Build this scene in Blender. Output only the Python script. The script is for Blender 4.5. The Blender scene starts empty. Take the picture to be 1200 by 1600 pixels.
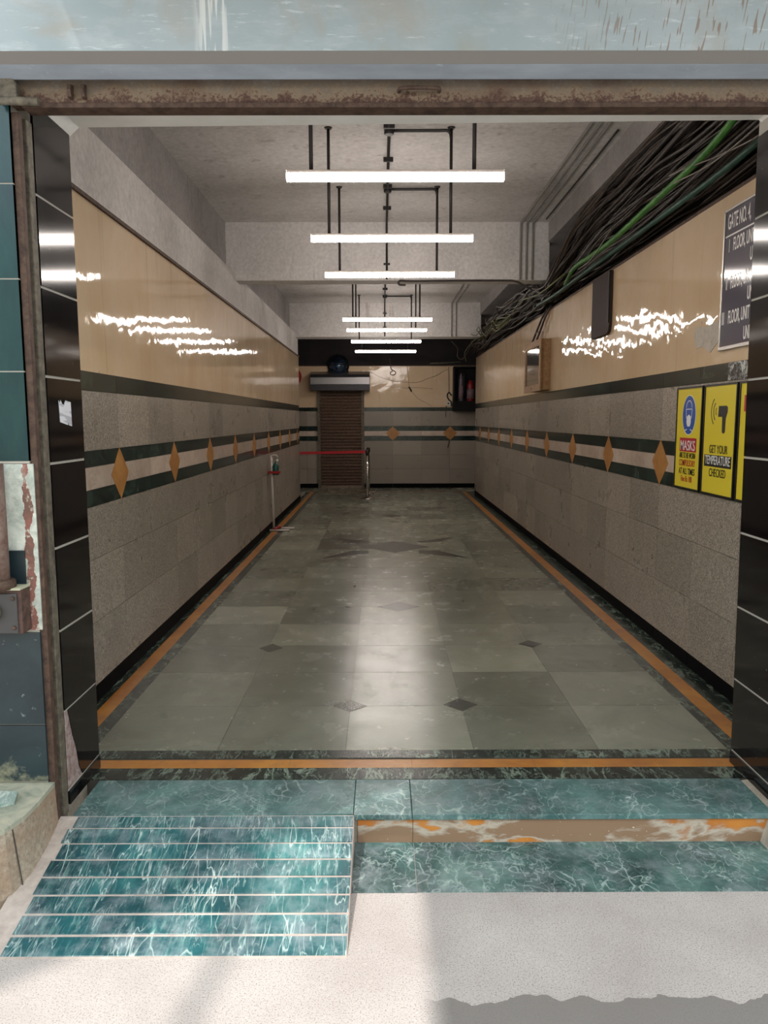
import bpy, bmesh, math, random
from mathutils import Vector, Matrix
random.seed(7)
SC = bpy.context.scene
COL = SC.collection
R = math.radians

# ------------------------------------------------------------------ helpers
ORG = {}                                   # world origin of each object


def lin(h):
    h = h.lstrip('#')
    o = []
    for i in (0, 2, 4):
        v = int(h[i:i + 2], 16) / 255
        o.append(v / 12.92 if v <= .04045 else ((v + .055) / 1.055) ** 2.4)
    return (*o, 1)


class MB:
    def __init__(s):
        s.v, s.f, s.m, s.t, s.s = [], [], [], [], []

    def add(s, vs, fs, mi=0, tint=.5, smooth=False):
        n = len(s.v)
        s.v += [tuple(v) for v in vs]
        for f in fs:
            s.f.append([n + i for i in f]); s.m.append(mi); s.t.append(tint); s.s.append(smooth)
        return s

    def box(s, x0, x1, y0, y1, z0, z1, mi=0, tint=.5):
        vs = [(x, y, z) for x in (x0, x1) for y in (y0, y1) for z in (z0, z1)]
        return s.add(vs, [(0, 1, 3, 2), (4, 6, 7, 5), (0, 4, 5, 1), (2, 3, 7, 6), (0, 2, 6, 4), (1, 5, 7, 3)], mi, tint)

    def prism(s, poly, ax, a, b, mi=0, tint=.5):
        """extrude a 2-D polygon along axis 'x','y' or 'z' from a to b"""
        n = len(poly)
        P = {'x': lambda p, t: (t, p[0], p[1]), 'y': lambda p, t: (p[0], t, p[1]), 'z': lambda p, t: (p[0], p[1], t)}[ax]
        vs = [P(p, a) for p in poly] + [P(p, b) for p in poly]
        fs = [tuple(range(n)), tuple(range(2 * n - 1, n - 1, -1))] + [(i, i + n, (i + 1) % n + n, (i + 1) % n) for i in range(n)]
        return s.add(vs, fs, mi, tint)

    def tube(s, pts, r, n=8, mi=0, caps=True, tint=.5):
        pts = [Vector(p) for p in pts]
        vs, fs, up = [], [], None
        for i, p in enumerate(pts):
            d = (pts[min(i + 1, len(pts) - 1)] - pts[max(i - 1, 0)]).normalized()
            if up is None:
                up = Vector((0, 0, 1)) if abs(d.z) < .9 else Vector((1, 0, 0))
            a = d.cross(up).normalized(); b = a.cross(d).normalized(); up = b
            rr = r[i] if isinstance(r, (list, tuple)) else r
            vs += [p + (a * math.cos(2 * math.pi * k / n) + b * math.sin(2 * math.pi * k / n)) * rr for k in range(n)]
        for i in range(len(pts) - 1):
            for k in range(n):
                k2 = (k + 1) % n
                fs.append((i * n + k, i * n + k2, (i + 1) * n + k2, (i + 1) * n + k))
        s.add(vs, fs, mi, tint, True)
        if caps:
            m = len(s.v) - len(vs)
            for base, rev in ((0, True), ((len(pts) - 1) * n, False)):
                f = [m + base + k for k in range(n)]
                s.f.append(f[::-1] if rev else f); s.m.append(mi); s.t.append(tint); s.s.append(False)
        return s

    def lathe(s, prof, c, n=24, mi=0, ax='z', smooth=True):
        vs, fs = [], []
        for r_, h in prof:
            for k in range(n):
                a = 2 * math.pi * k / n
                p = (r_ * math.cos(a), r_ * math.sin(a), h)
                if ax == 'y': p = (p[0], h, p[1])
                if ax == 'x': p = (h, p[0], p[1])
                vs.append((c[0] + p[0], c[1] + p[1], c[2] + p[2]))
        for i in range(len(prof) - 1):
            for k in range(n):
                k2 = (k + 1) % n
                fs.append((i * n + k, i * n + k2, (i + 1) * n + k2, (i + 1) * n + k))
        s.add(vs, fs, mi, .5, smooth)
        m = len(s.v) - len(vs)
        for base in (0, (len(prof) - 1) * n):
            s.f.append([m + base + k for k in range(n)]); s.m.append(mi); s.t.append(.5); s.s.append(False)
        return s

    def build(s, name, mats, parent=None, bevel=0, label=None, org=None):
        o_ = Vector(ORG[parent.name]) if parent else Vector(org or (0, 0, 0))
        me = bpy.data.meshes.new(name)
        me.from_pydata([tuple(Vector(v) - o_) for v in s.v], [], s.f)
        for m in (mats if isinstance(mats, (list, tuple)) else [mats]):
            me.materials.append(m)
        me.polygons.foreach_set('material_index', s.m)
        me.polygons.foreach_set('use_smooth', s.s)
        at = me.attributes.new('tint', 'FLOAT', 'FACE')
        at.data.foreach_set('value', s.t)
        bm = bmesh.new(); bm.from_mesh(me)
        bmesh.ops.recalc_face_normals(bm, faces=bm.faces)
        bm.to_mesh(me); bm.free(); me.update()
        o = bpy.data.objects.new(name, me); COL.objects.link(o)
        ORG[o.name] = tuple(o_)
        if parent: o.parent = parent
        else: o.location = o_
        if bevel:
            b = o.modifiers.new('bevel', 'BEVEL'); b.width = bevel; b.segments = 2; b.limit_method = 'ANGLE'
        if label: o['label'] = label
        return o


def tag(o, label, cat, group=None, kind=None):
    if label: o['label'] = label
    if cat: o['category'] = cat
    if group: o['group'] = group
    if kind: o['kind'] = kind
    return o


def struct(o, label=None):
    o['kind'] = 'structure'
    if label: o['label'] = label
    return o


def thing(name, loc, label, cat, group=None):
    o = bpy.data.objects.new(name, None); COL.objects.link(o)
    o.empty_display_size = .1
    o.location = loc; ORG[o.name] = tuple(loc)
    return tag(o, label, cat, group)


def dup(root, loc, label, group=None):
    r = root.copy(); COL.objects.link(r); r.location = loc; r['label'] = label
    if group: r['group'] = group
    for ch in list(root.children):
        c = ch.copy(); COL.objects.link(c); c.parent = r
        for g in list(ch.children):
            d = g.copy(); COL.objects.link(d); d.parent = c
    return r


def spline(pts, k=6):
    """Catmull-Rom through the points"""
    P = [Vector(p) for p in pts]
    P = [P[0] * 2 - P[1]] + P + [P[-1] * 2 - P[-2]]
    out = []
    for i in range(1, len(P) - 2):
        for j in range(k):
            t = j / k
            a, b, c, d = P[i - 1], P[i], P[i + 1], P[i + 2]
            out.append(.5 * ((2 * b) + (c - a) * t + (2 * a - 5 * b + 4 * c - d) * t * t + (3 * b - a - 3 * c + d) * t ** 3))
    out.append(P[-2])
    return out


# ------------------------------------------------------------------ materials
class N:
    def __init__(s, name):
        s.mat = bpy.data.materials.new(name); s.mat.use_nodes = True
        s.nt = s.mat.node_tree; s.bs = s.nt.nodes['Principled BSDF']
        s.co = s.nt.nodes.new('ShaderNodeTexCoord').outputs['Object']

    def n(s, t, **kw):
        x = s.nt.nodes.new(t)
        for k, v in kw.items(): setattr(x, k, v)
        return x

    def l(s, a, b): s.nt.links.new(a, b)

    def setin(s, sock, v):
        if hasattr(v, 'is_output') or isinstance(v, bpy.types.NodeSocket): s.l(v, sock)
        else: sock.default_value = v

    def vec(s, scale=(1, 1, 1), loc=(0, 0, 0), rot=(0, 0, 0), src=None):
        m = s.n('ShaderNodeMapping')
        m.inputs['Scale'].default_value = scale; m.inputs['Location'].default_value = loc; m.inputs['Rotation'].default_value = rot
        s.l(src or s.co, m.inputs['Vector']); return m.outputs[0]

    def noise(s, scale=5, detail=4, rough=.55, dist=0, v=None):
        x = s.n('ShaderNodeTexNoise'); s.l(v or s.co, x.inputs['Vector'])
        x.inputs['Scale'].default_value = scale; x.inputs['Detail'].default_value = detail
        x.inputs['Roughness'].default_value = rough; x.inputs['Distortion'].default_value = dist
        return x.outputs['Fac']

    def voro(s, scale=5, v=None, feature='F1', out='Distance'):
        x = s.n('ShaderNodeTexVoronoi'); x.feature = feature
        s.l(v or s.co, x.inputs['Vector']); x.inputs['Scale'].default_value = scale
        return x.outputs[out]

    def ramp(s, fac, stops, const=False):
        x = s.n('ShaderNodeValToRGB'); s.l(fac, x.inputs[0])
        e = x.color_ramp.elements
        if const: x.color_ramp.interpolation = 'CONSTANT'
        while len(e) < len(stops): e.new(.5)
        for i, (p, c) in enumerate(stops):
            e[i].position = p
            e[i].color = c if not isinstance(c, (int, float)) else (c, c, c, 1)
        return x.outputs[0]

    def mix(s, f, a, b, mode='MIX'):
        x = s.n('ShaderNodeMix'); x.data_type = 'RGBA'; x.blend_type = mode
        s.setin(x.inputs['Factor'], f); s.setin(x.inputs[6], a); s.setin(x.inputs[7], b)
        return x.outputs[2]

    def math(s, op, a, b=0, clamp=False):
        x = s.n('ShaderNodeMath'); x.operation = op; x.use_clamp = clamp
        s.setin(x.inputs[0], a); s.setin(x.inputs[1], b); return x.outputs[0]

    def tint(s):
        x = s.n('ShaderNodeAttribute'); x.attribute_name = 'tint'; return x.outputs['Fac']

    def xyz(s):
        x = s.n('ShaderNodeSeparateXYZ'); s.l(s.co, x.inputs[0]); return x.outputs

    def shade(s, col, amt=.4):
        """multiply by the per-tile tint (0.5 = unchanged)"""
        f = s.math('ADD', s.math('MULTIPLY', s.tint(), amt), 1 - amt / 2)
        return s.mix(1.0, col, s.comb(f), 'MULTIPLY')

    def comb(s, f):
        x = s.n('ShaderNodeCombineColor')
        for i in range(3): s.l(f, x.inputs[i])
        return x.outputs[0]

    def out(s, col, rough=.5, metal=0, bump=None, bs=.1, bd=.01, spec=.5, coat=0):
        s.setin(s.bs.inputs['Base Color'], col); s.setin(s.bs.inputs['Roughness'], rough)
        s.bs.inputs['Metallic'].default_value = metal; s.bs.inputs['Specular IOR Level'].default_value = spec
        s.bs.inputs['Coat Weight'].default_value = coat
        if bump is not None:
            b = s.n('ShaderNodeBump'); b.inputs['Strength'].default_value = bs; b.inputs['Distance'].default_value = bd
            s.l(bump, b.inputs['Height']); s.l(b.outputs[0], s.bs.inputs['Normal'])
        return s.mat


def plain(name, h, rough=.5, metal=0, spec=.5):
    return N(name).out(lin(h), rough, metal, spec=spec)


def g(v): return (v, v, v, 1)


def mk_plaster(name, a, b, stain='#5a4c44'):
    m = N(name)
    base = m.ramp(m.noise(2.2, 8, .65, .3), [(.3, lin(a)), (.7, lin(b))])
    fine = m.ramp(m.noise(30, 4, .6), [(.3, g(.82)), (.7, g(1.08))])
    base = m.mix(1.0, base, fine, 'MULTIPLY')
    st = m.ramp(m.noise(3.5, 6, .6, v=m.vec((2.2, 2.2, .35))), [(.6, 0), (.78, .55)])
    base = m.mix(st, base, lin(stain))
    return m.out(base, .85, bump=m.noise(18, 6, .6), bs=.25, bd=.01)


PLASTER = mk_plaster('grey_plaster', '#c8c5c3', '#dcd9d7')
PLASTER_D = mk_plaster('grey_beam_plaster', '#ccc9c7', '#e0dddb')
GREY_DARKER = mk_plaster('darker_grey_plaster', '#989493', '#b0acab')  # darker grey than the other plaster
NEAR_BLACK = mk_plaster('near_black_plaster', '#161314', '#262021', '#0c0a0a')  # near black plaster for cable recess, upper back wall, far ceiling, right passage


def mk_yellow(nm='glossy_cream_paint', bs_=.14):
    m = N(nm)
    c = m.ramp(m.noise(1.3, 5, .6, .4), [(.3, lin('#d0b593')), (.7, lin('#dcc6a9'))])
    dr = m.ramp(m.noise(9, 5, .6, v=m.vec((1, 1, .06))), [(.6, 0), (.8, .35)])
    c = m.mix(dr, c, lin('#7a5a38'))
    spots = m.ramp(m.noise(24, 3, .5, v=m.vec((1, 1, .4))), [(.74, 0), (.78, .6)])
    c = m.mix(spots, c, lin('#54402c'))
    h = m.math('ADD', m.noise(3.5, 2, .45, .3), m.math('ADD', m.math('MULTIPLY', m.noise(10, 2, .5, v=m.vec((1, 1, .4))), .3), m.math('MULTIPLY', m.noise(38, 2, .5, v=m.vec((1, 1, .5))), .035)))
    return m.out(c, .05, bump=h, bs=bs_, bd=.03, spec=.22)


YELLOW = mk_yellow()
YELLOW_R = mk_yellow('glossy_cream_paint_uneven', .26)


def mk_granite():
    m = N('speckled_granite')
    sp = m.noise(120, 3, .7)
    c = m.ramp(sp, [(.32, lin('#4c463d')), (.47, lin('#8a8175')), (.56, lin('#a1978a')), (.7, lin('#c8bfb2'))])
    return m.out(m.shade(c, .3), m.ramp(m.noise(3, 3), [(.3, g(.25)), (.7, g(.4))]), spec=.4)


GRANITE = mk_granite()


def mk_marble(name, a, b, v, vs=4, vein=.03, rough=.15, amt=.8, tint=.5):
    m = N(name)
    c = m.ramp(m.noise(3, 6, .65, 1.0), [(.35, lin(a)), (.68, lin(b))])
    for sc, dist, w, k in ((vs, 2.5, vein, amt), (vs * 2.3, 3.5, vein * .8, amt * .7), (vs * 5, 2, vein, amt * .35)):
        d = m.math('ABSOLUTE', m.math('SUBTRACT', m.noise(sc, 6, .62, dist * .18, v=m.vec((1.5, .6, 1), (sc, 2, 0), (0, 0, .5 if sc != vs * 2.3 else -.9))), .5))
        gate = m.ramp(m.noise(sc * .6, 2, v=m.vec(loc=(5, sc, 1))), [(.4, 0), (.6, 1)])
        f = m.math('MULTIPLY', m.ramp(d, [(0, g(k)), (w, 0)]), gate)
        c = m.mix(f, c, lin(v))
    return m.out(m.shade(c, tint), rough)


TEAL_BAND = mk_marble('dark_green_marble_band', '#141e1d', '#24342f', '#5d756a', 3, .02, .16, .35)
BORDER = mk_marble('black_green_marble_border', '#0e1412', '#1d2b26', '#8b9a8a', 5, .035, .22, .7, .4)


def mk_fibrous(name, cols, dust_sheen, k=1.0, rough=.35, tint=.4, st_=(1.6, .16), ve_=(2.2, .35)):
    m = N(name)
    c = m.ramp(m.noise(2.6, 6, .62, .5, v=m.vec((1.2, .8, 1))), [(.34, lin(cols[0])), (.52, lin(cols[1])), (.72, lin(cols[2]))])
    for rz_, sc, a in ((.45, 30, .4), (-.55, 38, .3)):
        st = m.noise(sc, 4, .65, .15, v=m.vec((*st_, 1), (sc, 0, 0), (0, 0, rz_)))
        gate = m.ramp(m.noise(4, 2, v=m.vec(loc=(sc, 3, 0))), [(.42, 0), (.6, 1)])
        c = m.mix(m.math('MULTIPLY', m.ramp(st, [(.52, 0), (.7, a * k)]), gate), c, lin('#8fc2b8'))
    for sc, rz_, w_, a in ((3.2, .6, .006, .8), (4.5, -.75, .006, .7), (7, .25, .009, .6), (9, -1.15, .014, .55), (13, 1.0, .02, .45), (16, -.4, .02, .4)):
        e = m.math('ABSOLUTE', m.math('SUBTRACT', m.noise(sc, 3, .5, .25, v=m.vec((*ve_, 1), (sc * 1.7, 1, 0), (0, 0, rz_))), .5))
        gate = m.ramp(m.noise(4.2, 3, v=m.vec(loc=(sc, 9, rz_ * 5))), [(.47, 0), (.6, 1)])
        c = m.mix(m.math('MULTIPLY', m.ramp(e, [(0, g(a * k)), (w_, 0)]), gate), c, lin('#d6e6e0'))
    d = m.ramp(m.noise(8, 6, .7), [(.45, 0), (.75, dust_sheen)])
    c = m.mix(d, c, lin('#a3abb0'))  # pale dust veil that also puts the hazy sun sheen into the colour
    return m.out(m.shade(c, tint), rough)


RAMP_MARBLE = mk_fibrous('veined_teal_marble', ('#133b42', '#1f565b', '#428480'), .55)
STEP_MARBLE = mk_fibrous('grey_teal_marble', ('#2a4544', '#416463', '#658985'), .35, .45, .32, .4, (.5, 1.1), (1.0, .8))
CREAM = mk_marble('cream_marble', '#b9a797', '#cdbcae', '#9a8778', 3, .02, .2, .4, .3)


def mk_sand():
    m = N('ochre_sandstone')
    c = m.ramp(m.noise(7, 6, .6, .5), [(.3, lin('#9a6630')), (.7, lin('#b88446'))])
    return m.out(c, .4)


SAND = mk_sand()


def mk_orange():
    m = N('orange_stone_inlay')
    c = m.ramp(m.noise(3, 6, .65, .6), [(.3, lin('#985d28')), (.7, lin('#bd8337'))])
    d = m.ramp(m.noise(11, 5, .6), [(.5, 0), (.72, .5)])
    return m.out(m.mix(d, c, lin('#7d5434')), .3)


ORANGE = mk_orange()


def mk_riser():
    m = N('orange_riser_worn')
    c = m.ramp(m.noise(4, 4), [(.3, lin('#b06a2e')), (.7, lin('#cf8a3a'))])
    n_ = m.noise(2.6, 5, .55, .25, v=m.vec((1, 1, 2.4), (1.3, 0, .4)))
    worn = m.ramp(n_, [(.44, 0), (.5, 1)])
    edge = m.ramp(n_, [(.45, 0), (.49, .9), (.54, 0)])
    c = m.mix(worn, c, lin('#8f735b'))
    c = m.mix(edge, c, lin('#bdb4a6'))
    fl = m.ramp(m.noise(70, 2), [(.7, 0), (.74, .9)])
    return m.out(m.mix(fl, c, lin('#e6ddcf')), .5)


RISER = mk_riser()


def mk_floor():
    m = N('polished_grey_green_stone')
    c = m.ramp(m.noise(2.5, 7, .65, .6), [(.3, lin('#6c6e60')), (.7, lin('#888a7a'))])
    r = m.ramp(m.noise(5, 5, .6), [(.3, g(.2)), (.7, g(.3))])
    return m.out(m.shade(c, .75), r, spec=.55)


FLOOR = mk_floor()
DARKSTONE = mk_marble('dark_grey_inlay_stone', '#2a2c27', '#3e4039', '#6c6e64', 8, .03, .25, .4)
GROUT_D = plain('dark_grout', '#3f3a34', .8)
GROUT_G = plain('brown_grout', '#6a5f55', .8)
GROUT_W = plain('pale_grout', '#b3aea4', .8)


def mk_black():
    m = N('black_polished_tile')
    c = m.ramp(m.noise(4, 5, .6), [(.3, lin('#080709')), (.75, lin('#121114'))])
    dots = m.ramp(m.noise(60, 1, .5), [(.79, 0), (.81, .7)])
    return m.out(m.mix(dots, c, lin('#8d8d8a')), .09, spec=.45)


BLACK = mk_black()
SKIRT = plain('black_skirting_stone', '#070709', .6, spec=.05)


def mk_teal():
    m = N('teal_facade_tile')
    c = m.ramp(m.noise(3, 6, .6, .3, v=m.vec((2.5, 1, .6))), [(.3, lin('#12303f')), (.55, lin('#1b4549')), (.8, lin('#265856'))])
    return m.out(m.shade(c, .7), .22)


TEAL = mk_teal()


def mk_dtile():
    m = N('dark_slate_facade_tile')
    c = m.ramp(m.noise(4, 7, .65, .4), [(.3, lin('#17242a')), (.7, lin('#29383d'))])
    sp = m.ramp(m.noise(26, 5, .6), [(.66, 0), (.74, .7)])
    c = m.mix(sp, c, lin('#93a09c'))
    z = m.xyz()[2]
    w = m.ramp(m.math('ADD', m.noise(12, 6, .6), m.math('MULTIPLY', z, -1.1)), [(.28, 0), (.42, .85)])
    return m.out(m.mix(w, c, lin('#8a8a72')), .35)


DTILE = mk_dtile()


def mk_patch():
    m = N('bare_cement_with_paint')
    x = m.xyz()
    c = m.ramp(m.noise(16, 6, .65, .8), [(.35, lin('#a3aba2')), (.65, lin('#d9ddd3'))])
    red = m.ramp(m.noise(14, 6, .6, .6), [(.4, lin('#74574d')), (.58, lin('#946258')), (.72, lin('#a89a90'))])
    f = m.ramp(m.math('ADD', x[0], m.math('MULTIPLY', m.math('SUBTRACT', m.noise(22, 4), .5), .05)), [(0, 0), (1, 1)])
    thr = m.math('GREATER_THAN', m.math('ADD', x[0], m.math('MULTIPLY', m.math('SUBTRACT', m.noise(22, 4), .5), .05)), -1.333)
    thr2 = m.math('LESS_THAN', m.math('ADD', x[0], m.math('MULTIPLY', m.math('SUBTRACT', m.noise(14, 5), .5), .09)), -1.303)
    thr = m.math('MULTIPLY', thr, thr2)
    c = m.mix(thr, c, red)
    ch = m.ramp(m.noise(35, 5, .7), [(.56, 0), (.62, .9)])
    c = m.mix(m.math('MULTIPLY', ch, thr), c, lin('#cdc9bb'))
    return m.out(c, .85, bump=m.noise(30, 5), bs=.5, bd=.01)


PATCH = mk_patch()


def mk_cement():
    m = N('rough_cement')
    c = m.ramp(m.noise(9, 8, .7, .4), [(.3, lin('#8f877a')), (.7, lin('#bdb3a4'))])
    return m.out(c, .9, bump=m.noise(40, 6, .7), bs=.5, bd=.01)


CEMENT = mk_cement()


def mk_chip():
    m = N('chipped_mortar')
    c = m.ramp(m.noise(24, 7, .7, 1), [(.3, lin('#6e4a42')), (.5, lin('#9a8580')), (.7, lin('#b5aaa6'))])
    return m.out(c, .9, bump=m.noise(50, 6, .7), bs=.7, bd=.01)


CHIP = mk_chip()


def mk_ground():
    m = N('speckled_concrete_paving')
    c = m.ramp(m.noise(2.4, 7, .6, .4), [(.3, lin('#a69d99')), (.7, lin('#b7b0ac'))])
    sp = m.ramp(m.noise(210, 2, .6), [(.37, .8), (.45, 0)])
    c = m.mix(sp, c, lin('#7b756d'))
    li = m.ramp(m.noise(150, 2, .5, v=m.vec(loc=(3, 1, 2))), [(.66, 0), (.74, .35)])
    c = m.mix(li, c, lin('#ddd7cc'))
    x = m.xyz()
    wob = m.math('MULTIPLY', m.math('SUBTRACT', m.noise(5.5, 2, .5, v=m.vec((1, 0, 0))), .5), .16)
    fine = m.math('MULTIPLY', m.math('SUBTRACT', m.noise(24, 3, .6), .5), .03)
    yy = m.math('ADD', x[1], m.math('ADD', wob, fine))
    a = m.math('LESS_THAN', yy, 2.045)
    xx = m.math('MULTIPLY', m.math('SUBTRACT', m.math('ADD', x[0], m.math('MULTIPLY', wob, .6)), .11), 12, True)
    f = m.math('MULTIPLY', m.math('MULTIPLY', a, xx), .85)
    c = m.mix(f, c, lin('#6d6864'))  # darker grey patch with a wavy edge, near right of the paving
    return m.out(c, .8, bump=m.noise(80, 4, .6), bs=.3, bd=.006)


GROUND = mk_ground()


def mk_rust():
    m = N('rusted_steel')
    x = m.xyz()
    n_ = m.math('ADD', m.math('MULTIPLY', m.noise(90, 4, .7), .55), m.math('MULTIPLY', m.noise(14, 5, .6), .45))
    zz = m.math('MULTIPLY', m.math('SUBTRACT', x[2], .062), 3.4)
    c = m.ramp(m.math('ADD', n_, zz), [(.34, lin('#422b24')), (.47, lin('#5c4338')), (.55, lin('#85735f')), (.66, lin('#74675b')), (.8, lin('#837a70'))])
    big = m.ramp(m.noise(4, 5, .6), [(.5, 0), (.7, .6)])
    return m.out(m.mix(big, c, lin('#54392e')), .7, .2, bump=n_, bs=.4, bd=.004)


RUST = mk_rust()


def mk_rust2(name='rusty_brown_steel', a='#3a2922', b='#614c3f'):
    m = N(name)
    c = m.ramp(m.noise(25, 7, .7, .4), [(.35, lin(a)), (.65, lin(b))])
    return m.out(c, .7, .2, bump=m.noise(60, 5), bs=.3, bd=.003)


RUST2 = mk_rust2()
GUIDE = mk_rust2('weathered_grey_steel', '#4b453c', '#7b7263')
PIPE_RUST = mk_rust2('rust_stained_pipe', '#6e4f46', '#8f7d72')


def mk_fascia():
    m = N('pale_blue_painted_sheet')
    x = m.xyz()
    c = m.ramp(m.noise(1.6, 6, .6, .5), [(.3, lin('#9dabb0')), (.7, lin('#b0babf'))])
    c = m.mix(m.ramp(m.noise(6, 6, .65, v=m.vec((1, 1, 3))), [(.5, 0), (.75, .45)]), c, lin('#c8ced2'))
    sm = m.ramp(m.noise(2.4, 5, .6, .8, v=m.vec((1, 1, 1), (4, 0, 2))), [(.56, 0), (.68, .6)])
    c = m.mix(sm, c, lin('#a9a49c'))
    scr = m.ramp(m.noise(9, 5, .7, .3, v=m.vec((1, 1, 7))), [(.6, 0), (.68, .55)])
    c = m.mix(scr, c, lin('#d5dee2'))
    # rust drips on the right, white paint runs left of the middle
    skew = m.math('ADD', x[0], m.math('MULTIPLY', x[2], -.16))
    cm = m.n('ShaderNodeCombineXYZ'); m.l(skew, cm.inputs[0]); m.l(m.math('MULTIPLY', x[2], .1), cm.inputs[2])
    dn = m.noise(120, 1, .4, v=cm.outputs[0])
    dr = m.ramp(dn, [(.61, 0), (.65, .75)])
    msk = m.math('MULTIPLY', m.math('SUBTRACT', x[0], .5), 3.0, True)
    c = m.mix(m.math('MULTIPLY', dr, msk), c, lin('#8a7565'))
    near = m.ramp(m.math('ABSOLUTE', m.math('SUBTRACT', x[0], -.55)), [(.035, 1), (.07, 0)])
    wr = m.ramp(m.noise(60, 2, .5, v=m.vec((1, 1, .05))), [(.5, 0), (.55, .7)])
    c = m.mix(m.math('MULTIPLY', near, wr), c, lin('#e4e6e4'))
    lo = m.ramp(m.noise(5, 5, .6, v=m.vec((1, 1, .1))), [(.55, 0), (.7, .5)])
    edge = m.math('MULTIPLY', m.math('SUBTRACT', .132, x[2]), 9, True)
    c = m.mix(m.math('MULTIPLY', lo, edge), c, lin('#a29a86'))
    return m.out(c, .55, spec=.3)


FASCIA = mk_fascia()


def mk_lip():
    m = N('grey_blue_painted_lip')
    c = m.ramp(m.noise(3, 6, .6, v=m.vec((1, 4, 4))), [(.35, lin('#868d97')), (.7, lin('#9aa2ad'))])
    c = m.mix(m.ramp(m.noise(8, 6, .7), [(.62, 0), (.7, .5)]), c, lin('#b9c6d2'))
    return m.out(c, .55)


LIP = mk_lip()


def mk_white():
    m = N('white_painted_plaster')
    c = m.ramp(m.noise(5, 5, .6), [(.3, lin('#eceae6')), (.7, lin('#f8f7f5'))])
    return m.out(c, .7)


WHITE = mk_white()


def mk_cable(name, a, b, rough=.55):
    m = N(name)
    return m.out(m.ramp(m.noise(14, 3), [(.3, lin(a)), (.7, lin(b))]), rough)


CAB_A = mk_cable('dusty_black_cable', '#231d1b', '#3d332d')
CAB_B = mk_cable('dusty_brown_cable', '#382e29', '#584a40')
CAB_G = mk_cable('bright_green_cable', '#2c6a24', '#4a8a36')
CAB_D = mk_cable('dark_green_cable', '#173d30', '#24584a')
CAB_W = mk_cable('pale_grey_wire', '#7d766f', '#9d968e')
CAB_O = mk_cable('olive_green_cable', '#4d5a2c', '#6d7440')
PLASTIC_B = plain('black_plastic', '#0b0b0c', .4)
PLASTIC_W = plain('white_plastic', '#dedbd4', .4)
CHROME = plain('chrome', '#cfcac6', .12, 1)
STEEL = plain('brushed_steel', '#b9b7b4', .35, 1)
ALU = plain('aluminium_housing', '#c9c2bc', .4, .3)
BLACKM = plain('black_painted_metal', '#0a090a', .6, spec=.2)
CONDUIT = plain('black_pvc_conduit', '#1c191b', .4)
RED = plain('red_paint', '#a3141a', .35)
REDBELT = plain('red_webbing', '#b01822', .7)
GLASSY = plain('dark_blue_mirror_dome', '#5a708c', .05, .9)


def emit(name, h, k):
    m = N(name); m.bs.inputs['Base Color'].default_value = lin('#ffffff')
    m.bs.inputs['Emission Color'].default_value = lin(h); m.bs.inputs['Emission Strength'].default_value = k
    return m.mat


LED = emit('led_diffuser', '#fff4ec', 44)

# ------------------------------------------------------------------ measured dimensions (metres, hall floor z = 0)
XL, XR = -1.58, 1.92          # side walls
YE = 3.29                     # inner face of the entrance wall
YL, YR = 14.78, 15.85         # where the left / right walls end
YB = 17.35                    # back wall
ZC = 3.65                     # ceiling
ZG = -.124                    # pavement


def rt(k=1.0): return .5 + random.uniform(-.5, .5) * k


# ------------------------------------------------------------------ hall floor
fm = [GROUT_D, FLOOR, BORDER, ORANGE, DARKSTONE]
b = MB()
b.box(-2.7, 2.4, 3.165, YB + .1, -.14, -.002, 0)
T = 0.0


def slab(x0, x1, y0, y1, mi, tint=.5, top=0.0, gap=.0012):
    b.box(x0 + gap, x1 - gap, y0 + gap, y1 - gap, -.03, top, mi, tint)


SX0, SX1, SY0, SY1 = -1.37, 1.63, 3.46, 16.35     # stone field
xs = [SX0, -.78, -.175, .43, 1.02, SX1]
y = SY0; row = 0
while y < SY1 - .01:
    y2 = min(y + .561, SY1)
    for i in range(5):
        slab(xs[i], xs[i + 1], y, y2, 1, rt(.9))
    y = y2
# border bands: inner marble, orange, outer marble (butted so nothing overlaps)
def band_row(x0, x1, y0, y1, mi, n, along):
    for i in range(n):
        if along == 'x': slab(x0 + (x1 - x0) * i / n, x0 + (x1 - x0) * (i + 1) / n, y0, y1, mi, rt(), gap=.0006)
        else: slab(x0, x1, y0 + (y1 - y0) * i / n, y0 + (y1 - y0) * (i + 1) / n, mi, rt(), gap=.0006)


for (xa, xb, mi) in ((-1.445, SX0, 2), (-1.53, -1.445, 3), (XL - .03, -1.53, 2), (SX1, 1.70, 2), (1.70, 1.795, 3), (1.795, XR + .03, 2)):
    band_row(xa, xb, SY0 - .1 if mi != 2 else SY0, SY1, mi, 22, 'y')
band_row(-1.445, 1.70, 3.376, SY0, 2, 5, 'x')
band_row(XL, -1.53, 3.29, SY0, 2, 1, 'x'); band_row(1.795, XR, 3.29, SY0, 2, 1, 'x')
band_row(-1.53, 1.795, 3.276, 3.36, 3, 6, 'x')
band_row(-1.53, -1.445, 3.36, 3.376, 3, 1, 'x'); band_row(1.70, 1.795, 3.36, 3.376, 3, 1, 'x')
band_row(-1.28, 1.59, 3.166, 3.276, 2, 5, 'x')
band_row(XL, XR, SY1, 16.42, 2, 5, 'x'); band_row(XL, XR, 16.42, 16.5, 3, 5, 'x'); band_row(-2.6, 2.3, 16.5, YB, 1, 7, 'x')
band_row(-2.6, XL, YL, 16.5, 1, 3, 'y'); band_row(XR + .03, 2.3, YR, 16.5, 1, 1, 'y')


def inlay(poly, mi=4, z=.0009):
    b.prism(poly, 'z', -.01, z, mi, rt(.6))


def dia(cx, cy, hx, hy): inlay([(cx - hx, cy), (cx, cy - hy), (cx + hx, cy), (cx, cy + hy)])


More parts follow.
